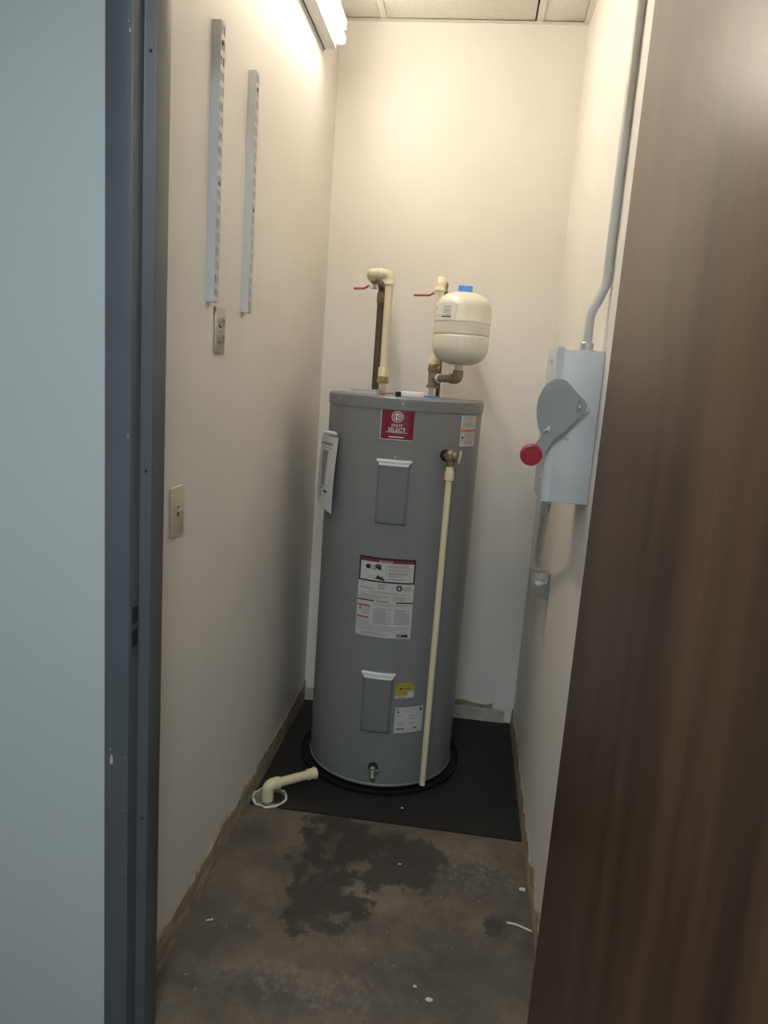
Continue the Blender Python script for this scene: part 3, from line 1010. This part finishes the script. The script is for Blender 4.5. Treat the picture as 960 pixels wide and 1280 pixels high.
cp = thing('cold_water_pipe', 'cream riser with brass tee and red lever behind the small tank', 'pipe', (0, 0, 0), 'pipework above the heater')
X0, Z0 = -0.150, 1.868
lathe('nipple', [(0.0135, ZT + .004), (0.0135, 1.492)], 'chrome', cp, (X0, Y0, 0), seg=18)
T1 = Vector((X0, Y0, 1.520))
bd = Vector((0.088, -0.102, 0.004)).normalized()
bm = bmesh.new()
add_lathe(bm, [(0.019, -.036), (0.023, -.035), (0.023, -.026), (0.0185, -.024), (0.0185, .024), (0.023, .026), (0.023, .035), (0.019, .036)], 20, Matrix.Translation(T1))
add_lathe(bm, [(0.0165, 0), (0.0165, .022), (0.0215, .023), (0.0215, .032)], 20, axis_m(T1, bd))
obj('brass_tee', bm, 'bronze', cp, 40)
lathe('nut', [(0.0205, 1.556), (0.022, 1.558), (0.022, 1.568), (0.019, 1.571)], 'brass', cp, (X0, Y0, 0), seg=8)
lathe('adapter', [(0.020, 1.571), (0.020, 1.600), (0.0185, 1.603)], 'cpvc', cp, (X0, Y0, 0), seg=20)
tube('riser_pipe', [(X0, Y0, 1.595), (X0, Y0, Z0 - .02)], P_R, 'cpvc', cp, 18)
elbow(cp, (X0, Y0, Z0), (0, 0, -1), (0, 1, 0))
tube('branch_pipe', [(X0, Y0 + .03, Z0), (X0, Y0 + .11, Z0)], P_R, 'cpvc', cp, 16)
valve(cp, (X0, Y0 + .12, Z0 - .001), -0.256, 1.826, -0.196, 1.829)
tube('copper_pipe', fillet([(X0, Y0 + .15, Z0), (X0, 3.055, Z0), (X0, 3.055, 1.33), (X0, YB, 1.33)], 0.03, 6), 0.0143, 'copper', cp, 16)

# expansion tank
TC = Vector((-0.0575, 2.632, 0))
et = thing('expansion_tank', 'small cream pressure tank with blue cap above the heater', 'tank', (TC.x, TC.y, 1.52))
EZ = 1.508
tube('branch_pipe', fillet([T1 + bd * .02 - Vector((TC.x, TC.y, 1.52)), Vector((0, 0, T1.z + .004 - 1.52)), Vector((0, 0, T1.z + .03 - 1.52))], 0.018, 6), 0.0135, 'bronze', et, 18)
tube('pipe_elbow', fillet([Vector((0, 0, T1.z + .004 - 1.52)) - bd * .034, Vector((0, 0, T1.z + .004 - 1.52)), Vector((0, 0, T1.z + .034 - 1.52))], 0.018, 6), 0.0185, 'bronze', et, 18)
lathe('thread_tape', [(0.0165, 0), (0.0165, .007)], 'tape', et, T1 + bd * .032 - Vector((TC.x, TC.y, 1.52)), bd, 18)
lathe('nipple', [(0.0145, 0.030), (0.0145, 0.062)], 'galv', et, seg=18)
R_ = 0.0975
prof = [(0.014, 0.052), (0.040, 0.054), (0.066, 0.062), (0.084, 0.076), (0.094, 0.094), (R_, 0.112), (R_, 0.146), (R_ - .001, 0.150), (R_ - .0045, 0.1525), (R_ - .001, 0.1555), (R_ - .0008, 0.158),
        (R_ - .0008, 0.196), (R_ + .0012, 0.1965), (R_ + .0012, 0.200), (R_ + .0004, 0.2012), (R_, 0.245), (0.094, 0.262), (0.084, 0.277), (0.066, 0.290), (0.040, 0.298), (0.024, 0.300)]
lathe('shell', prof, 'tank', et, seg=64, smooth=50)
vc = lathe('valve_cap', [(0.026, 0.298), (0.026, 0.302), (0.021, 0.318), (0.015, 0.321)], 'blue_plastic', et, seg=20)
for k in range(10):
    a = 2 * PI * k / 10
    bm = bmesh.new()
    add_lathe(bm, [(0.0035, 0.300), (0.0030, 0.321), (0.001, 0.3225)], 8, Matrix.Translation((0.0215 * math.cos(a), 0.0215 * math.sin(a), 0)))
    obj('grip_rib', bm, 'blue_plastic', vc, 40)
L = patch('tank_label', -70, -14, 0.2025, 0.253, 'tank_label', et, off=0.0004, th=0.0005, R=R_ + .0004)
pr = Print(-70, -14, 0.2025, 0.253, off=0.0014, R=R_ + .0004)
pr.rect('ink', 0.03, 0.22, 0.09, 0.42)
pr.lines('grey_ink', 0.50, 0.22, 0.82, 0.30, 1, 1, 0.5)
pr.lines('grey_ink', 0.50, 0.38, 0.82, 0.68, 6, 2, 0.35)
pr.lines('grey_ink', 0.05, 0.76, 0.40, 0.82, 1, 3, 0.6)
pr.rect('grey_ink', 0.46, 0.745, 0.82, 0.775)
pr.rect('ink', 0.42, 0.84, 0.84, 0.92)
pr.build(L)

# bits left lying on the heater's cap
b_ = thing('plastic_case', 'small white plastic case with black end lying on the heater top', 'case', (-0.205, 2.52, ZT))
box('shell', -0.038, 0.040, -0.012, 0.012, 0.0005, 0.020, 'white_plastic', b_, 0.003)
box('end_cap', -0.058, -0.038, -0.010, 0.010, 0.0005, 0.017, 'hole', b_, 0.002)
wv = thing('wire_lead', 'short thin wire with a red tip on the heater top', 'wire', (-0.29, 2.55, ZT + .001))
tube('lead', fillet([(-0.014, 0, 0.006), (0.01, 0, 0.009), (0.03, -.01, 0.007)], 0.02, 5), 0.0022, 'bronze', wv, 8)
lathe('red_tip', [(0.0035, 0), (0.0055, 0.006), (0.004, 0.014)], 'red_vinyl', wv, (-0.026, 0, 0.0055), (1, 0, 0.1), 10)

# ------------------------------------------------------------------ floor drain with its pipe
dr = thing('floor_drain', 'plaster-rimmed floor drain hole beside the left wall', 'drain', (-0.588, 2.315, 0))
bm = bmesh.new()
rnd = random.Random(9)
pts = []
for k in range(28):
    a = 2 * PI * k / 28
    q = 0.061 + rnd.uniform(-.003, .003)
    pts.append((q * math.cos(a), q * math.sin(a), 0.006 + rnd.uniform(0, .003)))
prev = None
rings = []
for k, p in enumerate(pts):
    c = Vector(p)
    d = Vector((c.x, c.y, 0)).normalized()
    th = 0.0030 + rnd.uniform(-.001, .0025)
    rings.append([bm.verts.new(c + th * (math.cos(2 * PI * i / 8) * d + math.sin(2 * PI * i / 8) * Vector((0, 0, 1)))) for i in range(8)])
for k in range(28):
    a, b = rings[k], rings[(k + 1) % 28]
    for i in range(8):
        bm.faces.new((a[i], b[i], b[(i + 1) % 8], a[(i + 1) % 8]))
bmesh.ops.recalc_face_normals(bm, faces=bm.faces[:])
obj('rim', bm, 'pvc_ring', dr, 60)
lathe('grout', [(0.063, 0.0005), (0.060, 0.0046), (0.030, 0.0050)], 'dirty_grout', dr, seg=28)
lathe('throat', [(0.034, 0.0050), (0.034, 0.0056)], 'hole', dr, (0.018, 0.004, 0), seg=20)
dp = thing('drain_pipe', 'cream plastic pipe running from the black pan into the floor drain', 'pipe', (0, 0, 0))
E0 = Vector((-0.592, 2.300, 0.006))
E1 = Vector((-0.592, 2.300, 0.062))
E2 = Vector((-0.458, 2.437, 0.048))
dd = (E2 - E1).normalized()
tube('elbow', fillet([E0, E1, E1 + dd * .045], 0.026, 7), 0.0215, 'cpvc', dp, 20)
tube('pipe', [E1 + dd * .03, E2], 0.0165, 'cpvc', dp, 20)
lathe('bell_end', [(0.0165, -0.026), (0.0205, -0.024), (0.0205, 0.0), (0.023, 0.008), (0.019, 0.0082), (0.015, 0.001)], 'cpvc', dp, E2 - dd * .001, dd, 22)

# ------------------------------------------------------------------ left wall fittings
def standard(y, label):
    zb, zt, d, hw = 1.660, 2.275, 0.021, 0.014
    root = thing('shelf_standard', label, 'shelf rail', (XL, y, zb), 'slotted shelf rails on the left wall')
    Ht = zt - zb
    bm = bmesh.new()
    for s in (-1, 1):
        add_box(bm, 0.0, d, s * hw - .001, s * hw + .001, 0, Ht)
    add_box(bm, 0.0, d, -hw + .001, hw - .001, 0, .0015)
    add_box(bm, 0.0, d, -hw + .001, hw - .001, Ht - .0015, Ht)
    obj('channel', bm, 'standard', root)
    # slotted face with real openings
    bm = bmesh.new()
    ys = [-hw, -0.0095, -0.0040, 0.0030, 0.0085, hw]
    pitch = 0.032
    zs = [0.0]
    k = 0
    rows = []
    z = 0.012
    while z + 0.021 < Ht:
        rows.append((z, z + 0.019))
        z += pitch
    zz = [0.0]
    for a, b in rows:
        zz += [a, b]
    zz.append(Ht)
    vt = {}

    def V(i, j, x):
        if (i, j, x) not in vt:
            vt[(i, j, x)] = bm.verts.new((x, ys[i], zz[j]))
        return vt[(i, j, x)]
    for j in range(len(zz) - 1):
        for i in range(5):
            slot = (j % 2 == 1) and i in (1, 3)
            if not slot:
                bm.faces.new((V(i, j, d), V(i + 1, j, d), V(i + 1, j + 1, d), V(i, j + 1, d)))
    bmesh.ops.recalc_face_normals(bm, faces=bm.faces[:])
    bm.normal_update()
    bmesh.ops.solidify(bm, geom=bm.faces[:], thickness=0.0006)
    bmesh.ops.recalc_face_normals(bm, faces=bm.faces[:])
    obj('slotted_face', bm, 'standard', root)
    box('inner_back', 0.0005, 0.002, -hw + .001, hw - .001, .002, Ht - .002, 'hole', root)
    for z in (Ht - 0.042, Ht * 0.44):
        lathe('screw', [(0.0058, 0), (0.005, 0.0022), (0.002, 0.003)], 'bronze', root, (d, 0, z), (1, 0, 0), 12)
    return root


standard(1.757, 'near slotted metal shelf rail, above the wall outlet')
standard(2.027, 'far slotted metal shelf rail, the one further from door frame')

ot = thing('wall_outlet', 'metal duplex outlet below the near shelf rail', 'outlet', (XL, 1.838, 1.598))
bm = bmesh.new()
add_box(bm, 0, 0.006, -0.035, 0.035, -0.057, 0.057, 0.0025)
op = obj('cover_plate', bm, 'steel_plate', ot, 40)
for s in (-1, 1):
    bm = bmesh.new()
    poly = [(0.0165 * math.cos(2 * PI * k / 20), max(-0.0125, min(0.0125, 0.0165 * math.sin(2 * PI * k / 20)))) for k in range(20)]
    add_prism(bm, poly, (0.005, 0, s * 0.0195), (0, 1, 0), (0, 0, 1), 0.0075)
    bmesh.ops.recalc_face_normals(bm, faces=bm.faces[:])
    rc = obj('receptacle', bm, 'brown_plastic', ot)
    for y in (-.006, .006):
        box('slot', 0.0125, 0.0129, y - .0012, y + .0012, s * .0195 - .001, s * .0195 + .0075, 'hole', rc)
    lathe('ground_hole', [(0.0022, 0), (0.0022, 0.0004)], 'hole', rc, (0.0125, 0, s * .0195 - .0065), (1, 0, 0), 8)
lathe('cover_screw', [(0.003, 0), (0.0025, 0.0015)], 'galv', ot, (0.006, 0, 0), (1, 0, 0), 10)

sw = thing('light_switch', 'ivory toggle light switch beside the door frame', 'light switch', (XL, 1.586, 1.172))
bm = bmesh.new()
add_box(bm, 0, 0.006, -0.036, 0.036, -0.0585, 0.0585, 0.0025)
obj('cover_plate', bm, 'ivory', sw, 40)
box('toggle_slot', 0.006, 0.0064, -0.0045, 0.0045, -0.0115, 0.0115, 'hole', sw)
bm = bmesh.new()
add_prism(bm, [(0.004, -0.004), (0.019, 0.006), (0.017, 0.0125), (0.004, 0.007)], (0, 0.0038, 0), (1, 0, 0), (0, 0, 1), 0.0076)
bmesh.ops.recalc_face_normals(bm, faces=bm.faces[:])
obj('toggle', bm, 'ivory', sw)
for z in (-0.030, 0.030):
    lathe('cover_screw', [(0.003, 0), (0.0025, 0.0013)], 'ivory', sw, (0.006, 0, z), (1, 0, 0), 10)

# ------------------------------------------------------------------ fluorescent wall fixture
fx = thing('fluorescent_fixture', 'two-tube fluorescent strip light high on the left wall', 'light fixture', (XL, 1.635, 2.670))
FL = 1.22
bm = bmesh.new()
add_box(bm, 0.004, 0.052, 0.0, FL, 0.0, 0.105, 0.003)
obj('housing', bm, 'white_metal', fx, 40)
box('back_plate', 0.0, 0.006, -0.002, FL + .002, -0.004, 0.109, 'white_metal', fx)
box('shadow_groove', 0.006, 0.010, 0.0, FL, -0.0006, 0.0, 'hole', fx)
for z in (0.022, 0.076):
    lathe('fluorescent_tube', [(0.010, 0.03), (0.0165, 0.034), (0.0165, FL - .034), (0.010, FL - .03)], 'tube', fx, (0.074, 0, z), (0, 1, 0), 16)
    for y0 in (0.006, FL - .03):
        bm = bmesh.new()
        add_box(bm, 0.050, 0.088, y0, y0 + .024, z - .014, z + .014, 0.004)
        obj('lamp_socket', bm, 'white_plastic', fx, 40)

# hallway ceiling light (behind the photographer)
hl_ = thing('hallway_troffer', 'long rectangular troffer light in the hallway ceiling', 'ceiling light', (-0.15, -0.35, HZC - .0005))
bm = bmesh.new()
for d_ in ((-.32, .32, -.62, -.59), (-.32, .32, .59, .62), (-.32, -.29, -.59, .59), (.29, .32, -.59, .59)):
    add_box(bm, *d_, -.02, 0.0)
obj('rim', bm, 'white_metal', hl_)
box('diffuser', -.29, .29, -.59, .59, -.012, -.002, 'diffuser', hl_)

# ------------------------------------------------------------------ safety switch on the right wall
SY0, SY1 = 1.87, 2.07
ss = thing('safety_switch', 'grey electrical disconnect box with red lever knob on right wall', 'switch box', (XR, SY0, 1.228))


def S(x, y, z):
    return Vector((x - XR, y - SY0, z - 1.228))


SX0 = 0.196
bm = bmesh.new()
add_box(bm, SX0 + .006 - XR, -0.001, 0, SY1 - SY0, 0, 0.382, 0.0015)
obj('enclosure', bm, 'switch_grey', ss, 40)
cv = bmesh.new()
add_box(cv, SX0 - XR, SX0 + .0058 - XR, -.003, SY1 - SY0 + .003, -.002, 0.386, 0.002)
add_box(cv, SX0 + .0055 - XR, SX0 + .020 - XR, -.003, -.0008, 0.0, 0.386)
co = obj('cover', cv, 'switch_grey', ss, 40)
for z in (0.055, 0.355):
    lathe('cover_latch', [(0.007, 0), (0.007, 0.004), (0.004, 0.006)], 'chrome', co, (SX0 - XR, 0.055, z), (-1, 0, 0), 12)
# handle plate: fan shaped, proud of the side face
HYp = 1.848


def hp_(px, py):
    """photo measure (crop pixels at 6.4x) to handle plane metres"""
    # linear map fitted at y = 1.84
    return None


fan = []
piv = (0.2690, 1.4700)
# outline in metres (x, z) on the handle plane
outline = [(0.2755, 1.488), (0.281, 1.477), (0.279, 1.464), (0.272, 1.455), (0.2435, 1.4205), (0.2280, 1.4010), (0.2180, 1.3945), (0.2075, 1.3870), (0.1985, 1.384),
           (0.181, 1.397), (0.1690, 1.4160), (0.1625, 1.4400), (0.1600, 1.4650), (0.1625, 1.4880), (0.1705, 1.5110), (0.1835, 1.5280), (0.1990, 1.5365), (0.2140, 1.5370), (0.2250, 1.5330), (0.2350, 1.5250), (0.2550, 1.5050), (0.2690, 1.4935)]
bm = bmesh.new()
add_prism(bm, [(x - XR, z - 1.228) for x, z in outline], (0, HYp - SY0, 0), (1, 0, 0), (0, 0, 1), 0.004)
bmesh.ops.recalc_face_normals(bm, faces=bm.faces[:])
bmesh.ops.bevel(bm, geom=[e for e in bm.edges], offset=0.0008, segments=1, affect='EDGES')
hdl = obj('handle', bm, 'handle_grey', ss)
# skirt behind the plate
lathe('pivot_hub', [(0.018, 0), (0.018, 0.02)], 'switch_grey', hdl, S(0.268, HYp, 1.472), (0, 1, 0), 20)
bm = bmesh.new()
sl = [(0.006 * math.cos(a) , 0.0095 * (1 if math.sin(a) > 0 else -1) + 0.006 * math.sin(a)) for a in [2 * PI * (k + .5) / 20 for k in range(20)]]
add_prism(bm, sl, S(0.2625, HYp - .0052, 1.474), (1, 0, 0), (0.0, 0, 1), 0.0012)
bmesh.ops.recalc_face_normals(bm, faces=bm.faces[:])
obj('lock_slot', bm, 'grey_ink', hdl)
lathe('pivot_pin', [(0.0042, 0), (0.0038, 0.0022)], 'galv', hdl, S(0.2628, HYp - .0048, 1.474), (0, -1, 0), 10)
# lever arm and tab
bm = bmesh.new()
arm = [(0.198, 1.424), (0.212, 1.398), (0.206, 1.380), (0.190, 1.352), (0.168, 1.348), (0.158, 1.362), (0.172, 1.385), (0.184, 1.404)]
add_prism(bm, [(x - XR, z - 1.228) for x, z in reversed(arm)], (0, HYp - .0065 - SY0, 0), (1, 0, 0), (0, 0, 1), -0.003)
bmesh.ops.recalc_face_normals(bm, faces=bm.faces[:])
obj('lever_arm', bm, 'handle_grey', hdl)
bm = bmesh.new()
add_prism(bm, [(0.181, 1.407), (0.195, 1.4225), (0.197, 1.421), (0.197, 1.408), (0.1935, 1.408), (0.192, 1.412)], (0, HYp - .012, 0), (1, 0, 0), (0, 0, 1), 0.006)
for v in bm.verts:
    v.co -= Vector((XR, SY0, 1.228))
bmesh.ops.recalc_face_normals(bm, faces=bm.faces[:])
obj('lock_tab', bm, 'switch_grey', hdl)
lathe('red_knob', [(0.016, -.014), (0.0265, -.012), (0.0275, -.004), (0.0275, 0.004), (0.0262, 0.008), (0.021, 0.010), (0.0205, 0.008), (0.014, 0.008), (0.0135, 0.0095), (0.004, 0.010)], 'red_knob', hdl, S(0.1575, HYp - .02, 1.348), (0, -1, 0), 36)
lathe('side_screw', [(0.0052, 0), (0.0045, 0.0025), (0.002, 0.003)], 'galv', ss, S(0.2450, SY0, 1.392), (0, -1, 0), 12)
# hub and bushing on top
lathe('conduit_hub', [(0.021, 0.381), (0.021, 0.386), (0.016, 0.387), (0.016, 0.402), (0.0145, 0.404)], 'galv', ss, (0.2735 - XR, 0.045, 0), seg=20)
lathe('knockout', [(0.014, 0.381), (0.013, 0.384)], 'galv', ss, (0.300 - XR + .0, 0.03, 0), seg=16)

# rigid conduit up the wall
cd = tube('electrical_conduit', fillet([(0.2735, 1.915, 1.6295), (0.2735, 1.915, 1.700), (0.3025, 1.912, 1.772), (0.3025, 1.912, ZC - .006)], 0.06, 8), 0.0112, 'conduit_grey', None, 18)
tag(cd, 'grey metal conduit rising from the disconnect box to ceiling', 'conduit')

# flexible conduit down to the junction box
ctl = [Vector(c) for c in ((0.228, 2.015, 1.226), (0.229, 2.03, 1.15), (0.262, 2.36, 1.02), (0.266, 2.425, 0.912))]
dense, rads = [], []
for i in range(241):
    t = i / 240
    dense.append((1 - t) ** 3 * ctl[0] + 3 * t * (1 - t) ** 2 * ctl[1] + 3 * t * t * (1 - t) * ctl[2] + t ** 3 * ctl[3])
    rads.append(0.0088 + 0.0054 * math.sqrt(max(0.0, math.sin((i % 12) * PI / 12))))
bm = bmesh.new()
add_tube(bm, dense, rads, 14)
fc = obj('flexible_conduit', bm, 'flex_metal', None, 35)
tag(fc, 'ribbed flexible metal conduit hanging below the disconnect box', 'conduit')

jb = thing('junction_box', 'small metal junction box on right wall under the ribbed conduit', 'junction box', (XR, 2.40, 0.815))
bm = bmesh.new()
add_box(bm, -0.062, -0.0005, 0.0, 0.055, 0.0, 0.090, 0.003)
obj('box_body', bm, 'dull_galv', jb, 40)
bm = bmesh.new()
add_box(bm, -0.066, -0.062, -0.002, 0.057, -0.006, 0.096, 0.001)
cvr = obj('cover_plate', bm, 'dull_galv', jb, 40)
for z in (0.008, 0.082):
    lathe('cover_screw', [(0.004, 0), (0.003, 0.002)], 'chrome', cvr, (-0.066, 0.028, z), (-1, 0, 0), 10)
cl = lathe('conduit_clamp', [(0.0145, 0.088), (0.0145, 0.108)], 'galv', jb, (0.268 - XR, 0.025, 0), seg=16)
lathe('locknut', [(0.016, 0), (0.016, 0.004), (0.012, 0.0045), (0.012, 0.014)], 'galv', jb, (-0.024, 0.0, 0.076), (0.2, -1, 0.4), 14)
bm = bmesh.new()
add_prism(bm, [(-0.030, -0.010), (0.008, 0.006), (0.012, 0.002), (0.010, -0.012), (-0.022, -0.022)], (-0.022, -0.003, 0.070), (1, 0, 0), (0, 0, 1), 0.004)
bmesh.ops.recalc_face_normals(bm, faces=bm.faces[:])
obj('clamp_tab', bm, 'white_metal', jb)


# ------------------------------------------------------------------ crumbs on the floor
def crumb(x, y, s, label, z=0.0, cat='crumb', seed=1, material='plaster'):
    r = random.Random(seed)
    bm = bmesh.new()
    bmesh.ops.create_icosphere(bm, subdivisions=2, radius=s)
    for v in bm.verts:
        v.co *= r.uniform(0.75, 1.15)
        v.co.x *= 1.4
        v.co.z = (v.co.z * 0.55)
    mz = min(v.co.z for v in bm.verts)
    for v in bm.verts:
        v.co += Vector((x, y, z - mz))
    return tag(obj('plaster_crumb', bm, material), label, cat, 'plaster crumbs on the floor')


crumb(0.288, 2.02, 0.008, 'white plaster crumb against the right wall on the floor', seed=2)
crumb(0.030, 1.565, 0.0065, 'largest pale plaster crumb, near the doorway', seed=3)
crumb(-0.093, 2.06, 0.004, 'tiny white crumb on the dark damp blotch', seed=4)
crumb(-0.115, 2.36, 0.004, 'tiny white crumb on the black mat before the heater', z=0.004, seed=5)
crumb(-0.008, 1.60, 0.004, 'tiny pale crumb left of the largest plaster crumb', seed=6)
bt = lathe('loose_screw', [(0.0022, 0), (0.0022, 0.016), (0.0045, 0.0165), (0.004, 0.0185)], 'galv', None, (-0.596, 1.705, 0.0045), (1, 0.5, 0), 10)
tag(bt, 'small loose metal screw on the floor by left wall', 'screw')
cb = tube('caulk_bead', fillet([(0.235, 1.872, 0.003), (0.262, 1.868, 0.004), (0.285, 1.858, 0.004), (0.304, 1.850, 0.004)], 0.02, 4), 0.0032, 'plaster', None, 8)
tag(cb, 'thin white caulk line on the floor reaching the right wall', 'caulk')
